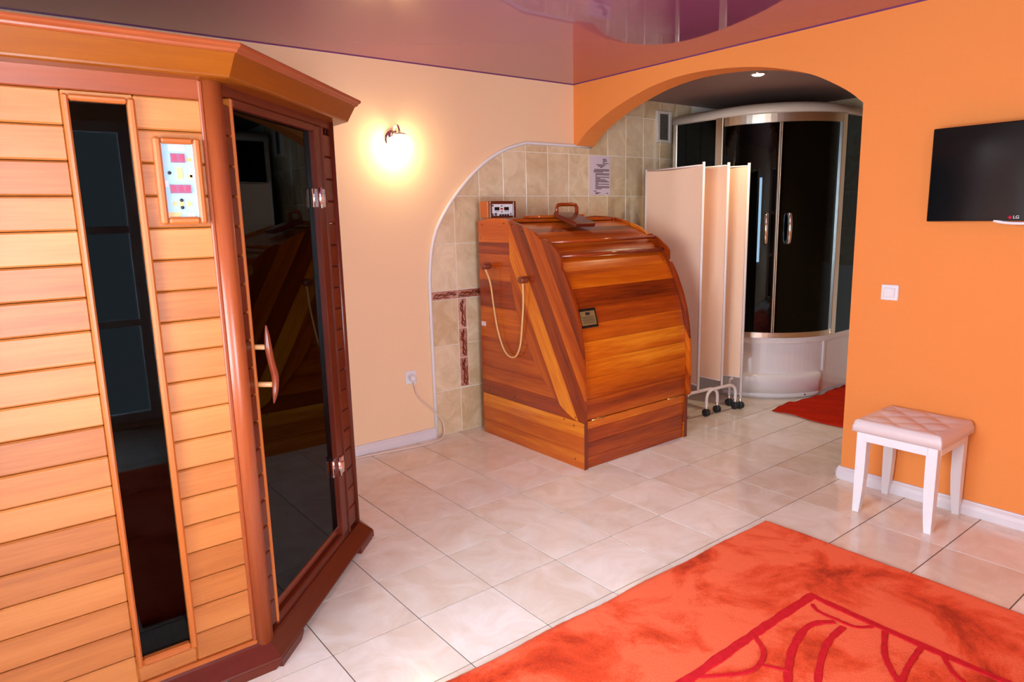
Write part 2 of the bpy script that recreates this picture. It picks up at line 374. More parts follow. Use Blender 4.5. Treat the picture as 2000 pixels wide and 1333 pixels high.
for r in range(len(rows)-1):
    z0, z1 = rows[r], rows[r+1]
    x = 3.515
    if r == 3:                                                    # leaf border course
        while x < 7: wall_tile(x+k, x+.605-k, z0+k, z1-k, 'decor', .034); x += .605
        while x < 10.8: wall_tile(x+k, x+.605-k, z0+k, z1-k, 'decor', .034); x += .605
        continue
    if r in (1, 2):
        wall_tile(3.5, 4.125-k, z0+k, z1-k); x = 4.33
    while x < 10.9:
        x1 = x+.605
        zt = z1
        if x < XRI-.2 and z1 > 5.81: zt = 5.80
        if zt-z0 > .05 and not (x < XRI-.2 and z0 > 5.8):
            wall_tile(x+k, x1-k, z0+k, zt-k)
        x = x1
for q in range(3): wall_tile(4.125+k, 4.33-k, .925+q*.603+k, .925+(q+1)*.603-k, 'decor', .034)
wall_tile(4.125+k, 4.33-k, .905+k, .925-k)
# white bead round the niche
tp = [(x, YL-.03, z) for x, z in [(3.5, .0), (3.49, 1.5), (3.487, 2.6)]+ncv]+[(6.6, YL-.03, 5.81), (7.3, YL-.03, 5.808), (7.84, YL-.03, 5.805)]
o = tube('trim_1', tp, .034, 'white', None, 8); struct(o, 'white bead trim following the curved edge of the tiled niche', 'trim')

# right wall with the wide arch
ARC = [(-.955, 5.85), (-.69, 6.07), (-.22, 6.345), (.19, 6.50), (.79, 6.66), (1.53, 6.765), (2.35, 6.795), (3.10, 6.715), (3.75, 6.55), (4.27, 6.37), (4.88, 6.07), (5.20, 5.81)]
ac = [(v.x, v.y) for v in catmull([(a, b, 0) for a, b in ARC], 5)]
poly = [(YN-.4, 0), (-.975, 0)]+ac+[(YL, 5.81), (YL, ZC+.1), (YN-.4, ZC+.1)]
o = prism('wall_right', poly, XRI-XR, frame((XR, 0, 0), (0, 1, 0), (0, 0, 1)), 'orange', None); struct(o, 'bright orange wall with wide arched opening into the shower alcove', 'wall')
WRT = o
# walls behind and beside the camera, with the windows that light the room
def wall_open(name, axis, pos, thick, a0, a1, holes, label):
    """wall in plane axis=pos spanning a0..a1; holes (a, b, z0, z1) from left to right. Built as one mesh of boxes"""
    bm = bmesh.new(); segs = []; cur = a0
    for (h0, h1, z0, z1) in holes:
        segs += [(cur, h0, 0, ZC+.1), (h0, h1, z1, ZC+.1)]
        if z0 > 0: segs.append((h0, h1, 0, z0))
        cur = h1
    segs.append((cur, a1, 0, ZC+.1)); v = []; f = []
    for s0, s1, z0, z1 in segs:
        b = len(v); lo, hi = (pos, pos+thick) if thick > 0 else (pos+thick, pos)
        for zz in (z0, z1):
            for t in (lo, hi):
                for s in (s0, s1): v.append(((t, s, zz) if axis == 'x' else (s, t, zz)))
        f += [[b+q for q in r] for r in ([0, 1, 3, 2], [4, 6, 7, 5], [0, 4, 5, 1], [2, 3, 7, 6], [0, 2, 6, 4], [1, 5, 7, 3])]
    return struct(pydata(name, [Vector(p)*T for p in v], f, 'peach', None), label, 'wall')
wall_open('wall_back', 'x', XB, -.5, YN-.4, YL+.3, [(-4.9, -.4, 1.8, 6.0)], 'peach wall beside the sauna holding the daylight window')
wall_open('wall_near', 'y', YN, -.5, XB-.4, XR, [(-4.3, -.5, .1, 6.4)], 'peach wall behind the camera with the glazed terrace door')
def window(name, axis, pos, a0, a1, z0, z1, nv, nh, label, cat):
    loc = (pos, (a0+a1)/2, z0) if axis == 'x' else ((a0+a1)/2, pos, z0)
    r = root(name, loc, label, cat); r['kind'] = 'structure'
    def b(nm, s0, s1, q0, q1, t0, t1, mat):
        if axis == 'x': return bx(nm, pos+t0, pos+t1, s0, s1, q0, q1, mat, r, .003)
        return bx(nm, s0, s1, pos+t0, pos+t1, q0, q1, mat, r, .003)
    f = .2
    b('frame_stile', a0, a0+f, z0, z1, -.3, -.1, 'whitepaint'); b('frame_stile', a1-f, a1, z0, z1, -.3, -.1, 'whitepaint')
    b('frame_rail', a0+f, a1-f, z0, z0+f, -.3, -.1, 'whitepaint'); b('frame_rail', a0+f, a1-f, z1-f, z1, -.3, -.1, 'whitepaint')
    dx = (a1-a0-2*f)/nv; dz = (z1-z0-2*f)/nh
    for i in range(1, nv): b('mullion', a0+f+i*dx-.09, a0+f+i*dx+.09, z0+f, z1-f, -.29, -.11, 'whitepaint')
    for i in range(nv):
        lo = a0+f+i*dx+(.09 if i else 0); hi = a0+f+(i+1)*dx-(.09 if i < nv-1 else 0)
        for j in range(1, nh): b('transom', lo, hi, z0+f+j*dz-.07, z0+f+j*dz+.07, -.28, -.12, 'whitepaint')
        for j in range(nh): b('pane', lo, hi, z0+f+j*dz+(.07 if j else 0), z0+f+(j+1)*dz-(.07 if j < nh-1 else 0), -.21, -.19, 'clear')
window('window_1', 'x', XB, -4.9, -.4, 1.8, 6.0, 3, 1, 'white framed daylight window beside the camera', 'window')
window('door_1', 'y', YN, -4.3, -.5, .1, 6.4, 3, 3, 'white glazed terrace door behind the camera', 'door')
# alcove walls
o = bx('wall_alcove_end', XF, XF+.4, YA-.4, YL, 0, ZC+.1, 'wgrout', None, 0); struct(o, 'beige tiled end wall of the shower alcove', 'wall'); WAE = o
for r in (4, 5, 6, 7, 8):
    y = YL-.02
    while y > YA+.05:
        y1 = max(y-.605, YA); pz0, pz1 = rows[r], rows[r+1]
        bx('wall_tile', XF-.02, XF+.02, y1+k, y-k, pz0+k, pz1-k, 'wtile', WAE, .001); y = y1
o = bx('wall_alcove_side', XRI, XF+.4, YA-.4, YA, 0, ZC+.1, 'peach', None, 0); struct(o, 'peach side wall of the shower alcove', 'wall')
# ceilings
o = bx('ceiling', XB-.4, XR+.02, YN-.4, YL+.05, ZC, ZC+.3, 'ceil', None, 0); struct(o, 'glossy mauve stretch ceiling mirroring the walls and arch', 'ceiling')
o = bx('ceiling_alcove', XRI-.02, XF+.1, YA-.1, YL+.05, ZA, ZA+.3, 'ceil2', None, 0); struct(o, 'plain brownish grey ceiling of the shower alcove', 'ceiling')
o = bx('trim_2', XB, XR, YL-.012, YL, ZC-.012, ZC, 'violet', None, 0); struct(o, 'thin violet strip where the ceiling meets the peach wall', 'trim')
o = bx('trim_3', XR-.012, XR, YN, YL-.012, ZC-.012, ZC, 'violet', None, 0); struct(o, 'thin violet strip where the ceiling meets the orange wall', 'trim')
# baseboards
def skirting(name, p0, p1, nrm, label):
    d = Vector(p1)-Vector(p0); L = d.length; fr = frame((*p0, 0), (*nrm, 0), (0, 0, 1))
    prof = [(0, 0), (.075, 0), (.075, .1), (.06, .15), (.035, .185), (.03, .2), (0, .2)]
    n3 = Vector((*nrm, 0)).cross(Vector((0, 0, 1))); s = 1 if n3.xy.dot(d) > 0 else -1
    if s < 0: fr = frame((*p1, 0), (*nrm, 0), (0, 0, 1))
    return struct(prism(name, prof, L, fr, 'skirting', None), label, 'baseboard')
skirting('baseboard_left', (.36, YL), (3.47, YL), (0, -1), 'pale skirting board along the peach wall beside the sauna')
skirting('baseboard_right', (XR, YN), (XR, -.965), (-1, 0), 'pale skirting board along the orange wall under the stool')
skirting('baseboard_jamb', (XR, -.975), (XRI, -.975), (0, 1), 'pale skirting board wrapping the arch jamb')

# ------------------------------------------------------------------ corner infrared sauna
CD = -1.87; YF, XS, XLS = .34, .34, -4.6
S = root('infrared_sauna', (-1.5, 2.5, 0), 'large corner infrared sauna of cedar planks with tinted glass door', 'sauna')
R2 = math.sqrt(2)
DG = Matrix.Translation(Vector((CD/2, -CD/2, 0))*T) @ Matrix.Rotation(math.pi/4, 4, 'Z')       # local x = s, local y = inward
def db(name, s0, s1, d0, d1, z0, z1, mat, parent=S, bev=.002, grain='x'):
    return bx(name, s0, s1, -d1, -d0, z0, z1, mat, parent, bev, grain, DG)
SF, SR = -.841, 1.803
PZ = [5.345-.2665*i for i in range(20)]
for i in range(19):
    z1, z0 = PZ[i]-.003, PZ[i+1]+.003
    bx('plank', XLS, -2.655, YF, YF+.07, z0, z1, 'plank', S, .0045)
    bx('plank', -2.165, -1.56, YF, YF+.07, z0, z1, 'plank', S, .0045)
    db('plank', SF+.05, -.60, -.07, 0, z0, z1, 'trim', S, .0045)  # door-side strips: same planks in darker wood, shade put into the colour
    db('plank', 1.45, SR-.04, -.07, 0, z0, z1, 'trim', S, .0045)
    bx('plank', XS-.07, XS, 2.24, YL-.1, z0, z1, 'plank', S, .0045, 'y')
bx('plank', -2.655, -2.165, YF, YF+.07, .283, .46, 'plank', S, .004); bx('plank', -2.655, -2.165, YF, YF+.07, 5.30, 5.342, 'plank', S, .002)
bx('frieze_board', XLS, -1.60, YF-.012, YF+.07, 5.345, 5.52, 'postwood', S, .003)
db('frieze_board', SF, SR, -.07, .0, 5.415, 5.52, 'trim', S, .003)  # darker copy of the front frieze, with the shade in its colour
bx('frieze_board', XS-.07, XS, 2.24, YL-.1, 5.345, 5.52, 'trim', S, .003, 'y')
bx('bottom_bead', XLS, -1.62, YF-.03, YF+.05, .235, .285, 'trimlt', S, .004)
# corner posts
def post(name, cx, cy, r, z0, z1, mat):
    fr = Matrix.Translation(Vector((cx, cy, z0))*T) @ GR['z']        # local x up
    n = 20; v = []; L = (z1-z0)*T
    for h in (0, L):
        for q in range(n): a = 2*math.pi*q/n; v.append((h, r*T*math.cos(a), r*T*math.sin(a)))
    f = [[q, (q+1) % n, n+(q+1) % n, n+q] for q in range(n)]+[list(range(n))[::-1], list(range(n, 2*n))]
    o = pydata(name, v, f, mat, S, fr)
    for p in o.data.polygons: p.use_smooth = len(p.vertices) == 4
    return o
post('corner_post', -1.555, .385, .102, .2, 5.52, 'postwood')
bx('corner_bead', -1.665, -1.63, YF-.03, YF+.02, .28, 5.50, 'postwood', S, .003, 'z')
post('corner_post', .325, 2.215, .045, .2, 5.52, 'trim')
# window with moulded frame
bx('window_frame_stile', -2.66, -2.612, YF-.055, YF+.09, .447, 5.31, 'trimlt', S, .006, 'z')
bx('window_frame_stile', -2.213, -2.158, YF-.055, YF+.09, .447, 5.31, 'trimlt', S, .006, 'z')
bx('window_frame_rail', -2.612, -2.213, YF-.055, YF+.09, 5.262, 5.31, 'trimlt', S, .006)
bx('window_frame_rail', -2.612, -2.213, YF-.055, YF+.09, .447, .52, 'trimlt', S, .006)
o = bx('window_pane', -2.613, -2.212, YF+.01, YF+.03, .515, 5.265, 'tint', S, 0); o['label'] = 'narrow dark tinted glass'
# control panel
cp = bx('control_panel', -2.02, -1.745, YF-.03, YF+.02, 4.36, 4.98, 'panelblue', S, .001); cp['label'] = 'pale blue worn control face'
for x0, x1, z0, z1, gr in ((-2.063, -2.005, 4.308, 5.019, 'z'), (-1.758, -1.698, 4.308, 5.019, 'z'), (-2.005, -1.758, 4.968, 5.019, 'x'), (-2.005, -1.758, 4.308, 4.37, 'x')):
    bx('panel_frame', x0, x1, YF-.075, YF+.02, z0, z1, 'trimlt', cp, .008, gr)
def pface(nm, x0, x1, z0, z1, mat, d=.038): return bx(nm, x0, x1, YF-d, YF-.028, z0, z1, mat, cp, 0)
pface('display', -1.938, -1.828, 4.818, 4.892, 'red', .042); pface('display', -1.965, -1.803, 4.567, 4.637, 'red', .042)
cf = lambda x, z, d=.0435: frame((x, YF-d, z), (1, 0, 0), (0, 0, 1))
text_mesh('display_digits', '8 8', .075, 'digit', cp, cf(-1.883, 4.856)); text_mesh('display_digits', '8 8 8', .07, 'digit', cp, cf(-1.884, 4.602))
for x, z in ((-1.958, 4.733), (-1.887, 4.509), (-1.886, 4.448)):
    lathe('button', [(.014, 0), (.014, .012), (.010, .016)], 'blackm', cp, frame((x, YF-.03, z), (1, 0, 0), (0, 0, 1)), 12)
for x0, x1, z0, z1, mm in ((-1.945, -1.82, 4.915, 4.965, 'paper'), (-1.90, -1.855, 4.685, 4.78, 'palewood'), (-1.80, -1.755, 4.70, 4.775, 'paper'), (-1.815, -1.775, 4.83, 4.86, 'palewood'), (-1.82, -1.78, 4.695, 4.72, 'palewood'), (-1.955, -1.925, 4.46, 4.50, 'palewood'), (-1.845, -1.805, 4.46, 4.50, 'palewood'), (-1.905, -1.87, 4.46, 4.50, 'palewood'), (-2.0, -1.90, 4.372, 4.41, 'palewood'), (-1.85, -1.79, 4.372, 4.40, 'paper'), (-2.015, -1.975, 4.62, 4.67, 'paper')):
    pface('worn_patch', x0, x1, z0, z1, mm, .034)
# door: fixed frame, glass leaf, hinges, branch handle
db('door_stile', -.60, -.56, -.12, .012, .26, 5.41, 'trimlt', S, .004, 'z')  # lighter wood than the other stile: its lit edge is in the colour
db('door_stile', 1.25, 1.455, -.10, .012, .26, 5.41, 'trim', S, .004, 'z')
db('stile_bead', 1.44, 1.47, -.05, .03, .26, 5.41, 'trim', S, .003, 'z')
db('door_head', -.555, 1.25, -.10, .012, 5.335, 5.415, 'trim', S, .004)
db('door_sill', -.60, 1.45, -.16, .012, .20, .33, 'trim', S, .006)
db('sill_bead', -.60, 1.45, -.16, -.05, .33, .44, 'darkwood', S, .006)
dp = db('door_pane', -.555, 1.25, -.085, -.06, .43, 5.335, 'tint', S, 0); dp['label'] = 'dark tinted glass door leaf'
for zc in (1.24, 4.58):
    h = db('hinge', 1.15, 1.265, -.06, -.02, zc-.11, zc+.11, 'chrome', S, .002); h['label'] = 'chrome hinge'
    db('hinge_plate', 1.285, 1.40, .012, .03, zc-.11, zc+.11, 'chrome', h, .002)
    tube('hinge_pin', [DG @ Vector((1.275*T, -.02*T, (zc-.12)*T))/T, DG @ Vector((1.275*T, -.02*T, (zc+.12)*T))/T], .022, 'chrome', h, 10)
    db('hinge_clamp', 1.29, 1.36, .03, .05, zc-.05, zc+.05, 'chrome', h, .002)
dgp = lambda s, d, z: (DG @ Vector((s*T, -d*T, z*T)))/T
hd = tube('handle', [dgp(-.545, .13, 3.345), dgp(-.55, .135, 3.24), dgp(-.555, .14, 3.13), dgp(-.53, .145, 2.98), dgp(-.495, .15, 2.85), dgp(-.49, .145, 2.75), dgp(-.505, .14, 2.66), dgp(-.52, .13, 2.57)], .03, 'handlewood', S, 10, 5, [.008, .026, .034, .034, .036, .034, .026, .007]); hd['label'] = 'curved red branch handle'
for z in (3.13, 2.76): tube('peg', [dgp(-.53, -.07, z), dgp(-.525, .13, z)], .026, 'palewood', hd, 10)
# cornice and base swept round the three faces, mitred
def ring(d, z, end=YL-.02):
    return [(XLS, YF-d, z), (YF+CD-d+R2*d, YF-d, z), (XS+d, XS-CD+d-R2*d, z), (XS+d, end, z)]
def band(name, prof, mat):
    rs = [ring(d, z) for d, z in prof]; n = len(prof)
    for seg in range(3):
        a = Vector(rs[0][seg]); b = Vector(rs[0][seg+1]); ux = (b-a).normalized(); fr = frame(a, ux, Vector((0, 0, 1)).cross(ux)); inv = fr.inverted()
        v = [inv @ (Vector(r[seg])*T) for r in rs]+[inv @ (Vector(r[seg+1])*T) for r in rs]
        f = [[i, (i+1) % n, n+(i+1) % n, n+i] for i in range(n)]+[list(range(n))[::-1], list(range(n, 2*n))]
        pydata(name, v, f, mat, S, fr)
band('cornice_board', [(-.06, 5.50), (.17, 5.505), (.195, 5.515), (.20, 5.53), (.285, 5.695), (-.06, 5.695)], 'cornice')
band('cornice_lip', [(-.06, 5.695), (.30, 5.695), (.315, 5.705), (.32, 5.72), (.345, 5.735), (.355, 5.75), (.35, 5.768), (-.06, 5.775)], 'postwood')  # paler wood on the lip: the glare there is put into the colour
band('base_board', [(-.04, .07), (.165, .07), (.185, .085), (.18, .105), (.045, .225), (.03, .245), (-.04, .25)], 'trim')
def foot(nm, pts, ux, org):  # bracket foot profile along the run
    prism(nm, pts, .15, frame(org, ux, (0, 0, 1)), 'trim', S, .01)
prf = [(0, 0), (.42, 0), (.50, .06), (.50, .085), (0, .085)]
c1 = ring(.19, 0)[1]; c2 = ring(.19, 0)[2]
def footat(c, ux, inw, L=.5, flip=False):
    pts = [(0, 0), (L-.07, 0), (L, .055), (L, .085), (0, .085)]
    fr = frame((c[0], c[1], 0), ux, (0, 0, 1)); un = Vector(ux).normalized().cross(Vector((0, 0, 1)))
    if un.dot(Vector(inw)) < 0:
        e = Vector(c)+Vector(ux).normalized()*L; pts = [(L-a, b) for a, b in pts]; fr = frame(e, -Vector(ux), (0, 0, 1))
    prism('foot', pts, .14, fr, 'trim', S, .008)
footat((c1[0]-.5, c1[1], 0), (1, 0, 0), (0, 1, 0)); footat(c1, (1, 1, 0), (-1, 1, 0)); footat((c2[0]-.36, c2[1]-.36, 0), (1, 1, 0), (-1, 1, 0)); footat(c2, (0, 1, 0), (-1, 0, 0))
# roof, hidden walls, interior
def pent(name, d, z0, z1, mat, ins=.03):
    r = ring(d, 0, YL-.03); p = [(a[0], a[1]) for a in r]+[(XLS, YL-.03)]
    prism(name, p, z1-z0, frame((0, 0, z0), (1, 0, 0), (0, 1, 0)), mat, S)
pent('roof_panel', -.05, 5.52, 5.60, 'trim'); pent('floor_panel', -.09, .10, .20, 'inner')
bx('rear_wall', XLS, XS-.07, YL-.10, YL-.03, .2, 5.52, 'inner', S, 0); bx('rear_wall', XLS, XLS+.07, YF+.07, YL-.10, .2, 5.52, 'inner', S, 0, 'y')
bn = bx('bench_seat', XLS+.08, -.1, 3.6, YL-.12, 1.30, 1.42, 'inner', S, .006)
bx('bench_front', XLS+.08, -.1, 3.75, 3.80, .2, 1.30, 'inner', S, .003)
for q in range(5): bx('floor_slat', -2.9+q*.17, -2.77+q*.17, .55, 2.6, .2, .24, 'blue' if q in (1, 3) else 'inner', S, .003, 'y')
bx('heater_panel', -2.2, -1.0, YL-.16, YL-.10, 2.0, 4.4, 'blackm', S, .005)

# ------------------------------------------------------------------ wall sconce
def sconce(name, loc, label, nrm=(0, -1, 0), watts=9):
    x, y, z = loc; nv = Vector(nrm); side = nv.cross(Vector((0, 0, 1)))
    P = lambda a, b, c: Vector((x, y, z))+side*a+nv*b+Vector((0, 0, 1))*c
    r = root(name, loc, label, 'wall lamp', None)
    lathe('wall_plate', [(.17, 0), (.17, .02), (.15, .05), (.06, .07)], 'chrome', r, frame(P(0, 0, 0), side, (0, 0, 1)) if side.cross(Vector((0, 0, 1))).dot(nv) > 0 else frame(P(0, 0, 0), -side, (0, 0, 1)))
    tube('arm', [P(0, .05, .02), P(0, .07, .14), P(0, .14, .22), P(0, .22, .21), P(0, .27, .13), P(0, .28, .06)], .022, 'chrome', r, 10, 5)
    fz = Matrix.Translation((P(0, .28, -.16))*T)
    R = .235
    lathe('cap', [(.03, .25), (.06, .245), (.115, .222), (.13, .205), (.12, .195)], 'chrome', r, fz)
    pr = [(max(.002, R*math.cos(a)), R*.88*math.sin(a)) for a in [math.pi*(i/16-.5) for i in range(17)]]
    gl = lathe('globe', pr, 'bulb', r, fz, 28); gl['label'] = 'glowing white glass globe'
    return r
sconce('wall_sconce', (2.86, YL, 5.74), 'lit globe sconce with chrome arm on the peach wall')

# ------------------------------------------------------------------ socket, plug and cord
r = root('wall_socket', (2.98, YL, 1.32), 'white wall socket with plug low on the peach wall', 'socket')
bx('socket_plate', 2.865, 3.105, YL-.03, YL, 1.19, 1.44, 'white', r, .004)
fr = frame((2.985, YL-.03, 1.315), (1, 0, 0), (0, 0, 1))
lathe('socket_ring', [(.085, 0), (.085, .012), (.07, .012), (.066, .002)], 'white', r, fr)
r2 = root('power_cord', (3.0, YL-.08, 1.28), 'white power cord running from the socket down to the floor', 'cord')
lathe('plug', [(.055, 0), (.062, .03), (.055, .09), (.03, .11)], 'white', r2, frame((3.0, YL-.035, 1.30), (1, 0, 0), (0, 0, 1)))
tube('plug_tail', [(3.01, YL-.10, 1.29), (3.015, YL-.10, 1.17)], .022, 'white', r2, 8)
tube('cord', [(3.015, YL-.10, 1.18), (3.05, YL-.09, 1.01), (3.16, YL-.08, .84), (3.42, YL-.09, .57), (3.56, YL-.12, .385), (3.60, YL-.15, .22), (3.54, YL-.22, .06), (3.36, YL-.29, .02), (3.09, YL-.32, .02), (2.84, YL-.3, .02), (2.43, YL-.24, .02), (1.9, YL-.15, .02), (1.4, YL-.12, .02), (.6, YL-.12, .02)], .016, 'cord', r2, 8, 6)

# ------------------------------------------------------------------ notice sheet, vent, spot
r = root('notice_sheet', (8.11, YL-.03, 4.75), 'white printed notice sheet taped to the beige wall tiles', 'notice')
bx('paper_sheet', 7.79, 8.435, YL-.036, YL-.030, 4.755, 5.622, 'paper', r, 0)
v = []; f = []
def strip(x0, x1, z, h=.008):
    b = len(v); y = YL-.0375
    v.extend([Vector((x0, y, z-h))*T, Vector((x1, y, z-h))*T, Vector((x1, y, z+h))*T, Vector((x0, y, z+h))*T]); f.append([b, b+1, b+2, b+3])
for i, (a, b) in enumerate([(8.19, 8.30), (8.19, 8.32), (8.20, 8.33), (8.19, 8.25), (8.20, 8.38)]): strip(a, b, 5.555-i*.024)
for i, (a, b) in enumerate([(7.99, 8.29), (8.03, 8.24), (8.10, 8.19), (7.92, 8.40), (7.90, 8.40), (7.90, 8.20)]): strip(a, b, 5.425-i*.028-(.02 if i > 2 else 0), .009)
for i, L in enumerate([1, 1, .1, 1, .35, .7, .85, 1, .2, 1, .2, 1, 1, .45]): strip(7.955, 7.955+.45*L, 5.23-i*.026)
for a, b, z in [(7.90, 8.0, 4.84), (7.95, 8.12, 4.805), (7.95, 8.06, 4.785), (8.3, 8.37, 4.79)]: strip(a, b, z)
pydata('printed_lines', v, f, 'ink', r)
r = root('air_vent', (10.28, YL-.03, 6.0), 'white louvred air vent high on the tiled alcove wall', 'vent')
for a, b, c, d in ((10.0, 10.10, 6.0, 6.745), (10.45, 10.55, 6.0, 6.745), (10.10, 10.45, 6.0, 6.07), (10.10, 10.45, 6.675, 6.745)): bx('frame_bar', a, b, YL-.09, YL-.02, c, d, 'dome', r, .003)
bx('backing', 10.10, 10.45, YL-.032, YL-.028, 6.07, 6.675, 'blackm', r, 0)
for q in range(18):
    mw = Matrix.Translation(Vector((10.275, YL-.055, 6.09+q*.034))*T) @ Matrix.Rotation(-.6, 4, 'X')
    link('slat', boxmesh(.35*T, .026*T, .006*T, 0, 'louvre'), 'louvre', r, mw)
def spot(name, x, y, z, label, watts):
    r = root(name, (x, y, z), label, 'ceiling light')
    fr = frame((x, y, z), (1, 0, 0), (0, -1, 0))
    lathe('trim_ring', [(.11, 0), (.15, .006), (.165, .018), (.13, .035), (.115, .03)], 'chrome', r, fr)
    lathe('lens', [(.112, .0), (.112, .03), (.08, .045), (.02, .05)], 'spotlens', r, fr)
    d = bpy.data.lights.new(name+'_bulb', 'SPOT'); d.energy = watts; d.color = (1, .80, .50); d.spot_size = 2.3; d.spot_blend = .8; d.shadow_soft_size = .03
    lo = bpy.data.objects.new(name+'_bulb', d); COL.objects.link(lo); lo.location = Vector((x, y, z-.08))*T
    lo.parent = r; lo.matrix_parent_inverse = W[r].inverted()
spot('recessed_spotlight', 9.13, 1.98, ZA, 'lit recessed spotlight in the alcove ceiling', 17)

# ------------------------------------------------------------------ cedar steam cabin
K = root('steam_cabin', (5.8, 3.4, 0), 'glossy striped cedar steam cabin with curved front hood', 'steam cabin')
X0, X1, Y0, Y1 = 4.42, 7.19, 2.02, 4.92
inner = [(.84, 2.02), (.87, 2.10), (.964, 2.40), (1.09, 2.60), (1.51, 3.046), (1.943, 3.38), (2.589, 3.716), (3.23, 3.875), (4.4, 3.89)]   # (z, y) rear edge of the hood side
def yin(z):
    if z <= inner[0][0]: return 2.02
    for (a, ya), (b, yb) in zip(inner[:-1], inner[1:]):
        if a <= z <= b: return ya+(yb-ya)*(z-a)/(b-a)
    return 3.89
hts = [0, .30, .56, .83, 1.12, 1.40, 1.72, 2.0, 2.28, 2.6, 2.86, 3.12, 3.40, 3.62, 3.84, 4.22]
for side in (0, 1):
    for i in range(len(hts)-1):
        z0, z1 = hts[i]+.001, hts[i+1]-.001
        ov = 0 if z1 < .84 else -.12
        pts = [(yin(z0)+ov if z0 > .84 else (2.0 if z1 < .84 else yin(z0)), z0), (Y1, z0)]
        if i == len(hts)-2: pts += [(Y1, 4.235), (4.7, 4.275), (4.43, 4.292), (4.15, 4.28), (3.93, 4.252)]+[(3.90, 4.25)]
        else: pts += [(Y1, z1), (yin(z1)+ov if z1 > .84 else 2.0, z1)]
        cy = (pts[0][0]+pts[1][0])/2; cz = z0
        xo = X0+.012 if side == 0 else X1-.082
        prism('side_board', [(a-cy, b-cz) for a, b in pts], .07, frame((xo, cy, cz), (0, 1, 0), (0, 0, 1)), 'steam', K, .0)
# hood sides of diagonal boards with stepped rim
outer = [(3.895, 4.25), (3.72, 4.21), (3.53, 4.155), (3.36, 4.105), (3.21, 4.045), (3.10, 3.97), (3.04, 3.912), (2.93, 3.925), (2.82, 3.885), (2.70, 3.815), (2.585, 3.72), (2.49, 3.61), (2.487, 3.43), (2.43, 3.38), (2.36, 3.27), (2.285, 3.13), (2.21, 2.965), (2.155, 2.84), (2.105, 2.70), (2.055, 2.54), (2.015, 2.37), (1.98, 2.15), (1.955, 1.93), (1.935, 1.70), (1.93, 1.4), (1.93, .88), (1.96, .845)]
inn = [(2.10, .855), (2.25, .90), (2.404, .964), (2.60, 1.09), (2.84, 1.30), (3.046, 1.51), (3.23, 1.73), (3.38, 1.943), (3.56, 2.26), (3.716, 2.589), (3.81, 2.9), (3.872, 3.23), (3.893, 3.7)]
dx_, dz_ = Vector((-1.775, -3.3)).normalized(); nx_, nz_ = -dz_, dx_           # grain direction and its normal in (y, z)
full = outer+inn
vals = [a*nx_+b*nz_ for a, b in full]; lo, hi = min(vals), max(vals); NS = 5
for side in (0, 1):
    for q in range(NS):
        c0 = lo+(hi-lo)*q/NS; c1 = lo+(hi-lo)*(q+1)/NS
        pl = clip(clip(full, -nx_, -nz_, -c0-.001), nx_, nz_, c1-.001)
        if len(pl) < 3: continue
        ox = X0-.038 if side == 0 else X1-.03
        # express in a frame whose x axis is the grain
        ux = Vector((0, dx_, dz_)); uy = Vector((0, nx_, nz_)); un = ux.cross(uy)
        oy, oz = pl[0]
        loc = [((a-oy)*dx_+(b-oz)*dz_, (a-oy)*nx_+(b-oz)*nz_) for a, b in pl]
        if un.x < 0: fr = frame((ox+.05, oy, oz), ux, uy)
        else: fr = frame((ox, oy, oz), ux, uy)
        prism('hood_side_board', loc, .05, fr, 'steam', K)
# hood front: narrow curved boards
hp_ = [(3.92, 4.19), (3.62, 4.125), (3.35, 4.045), (3.13, 3.955), (2.92, 3.81), (2.74, 3.66), (2.58, 3.47), (2.45, 3.27), (2.32, 3.0), (2.20, 2.70), (2.12, 2.40), (2.065, 2.05), (2.035, 1.65), (2.025, 1.25), (2.025, .86)]
cv = [Vector((a, b)) for a, b in [(v.x, v.y) for v in catmull([(a, b, 0) for a, b in hp_], 6)]]
L = [0]
for a, b in zip(cv[:-1], cv[1:]): L.append(L[-1]+(b-a).length)
def at(s):
    for i in range(len(cv)-1):
        if L[i] <= s <= L[i+1]+1e-9: return cv[i].lerp(cv[i+1], (s-L[i])/(L[i+1]-L[i]))
    return cv[-1]
cuts = [0, .05, .105, .155, .205, .255, .30, .345, .395, .47, .545, .615, .685, .76, .83, .915, 1]
for a, b in zip(cuts[:-1], cuts[1:]):
    ss = [L[-1]*(a+(b-a)*q/4) for q in range(5)]; ss[0] += .002; ss[-1] -= .002
    P = [at(s) for s in ss]; N_ = []
    for s in ss: t = (at(min(s+.02, L[-1]))-at(max(s-.02, 0))).normalized(); N_.append(Vector((t.y, -t.x)))
    # outward normal = away from the cabin middle
    N_ = [n if n.dot(Vector((3.6, 2))-p) < 0 else -n for n, p in zip(N_, P)]
    prof = [p-n*.045 for p, n in zip(P, N_)]+[p.copy() for p in P[::-1]]
    # tiny chamfer on the outer edges
    prof[-1] = P[0]; ctr = P[2]; poly_ = [((p-ctr).x, (p-ctr).y) for p in prof]
    fr = Matrix.Translation(Vector((X0+.02, ctr.x, ctr.y))*T)
    v = [Vector((0, p[0], p[1]))*T for p in poly_]+[Vector((X1-X0-.06, p[0], p[1]))*T for p in poly_]; n = len(poly_)
    f = [[i, (i+1) % n, n+(i+1) % n, n+i] for i in range(n)]+[list(range(n))[::-1], list(range(n, 2*n))]
    pydata('hood_slat', v, f, 'steam', K, fr)
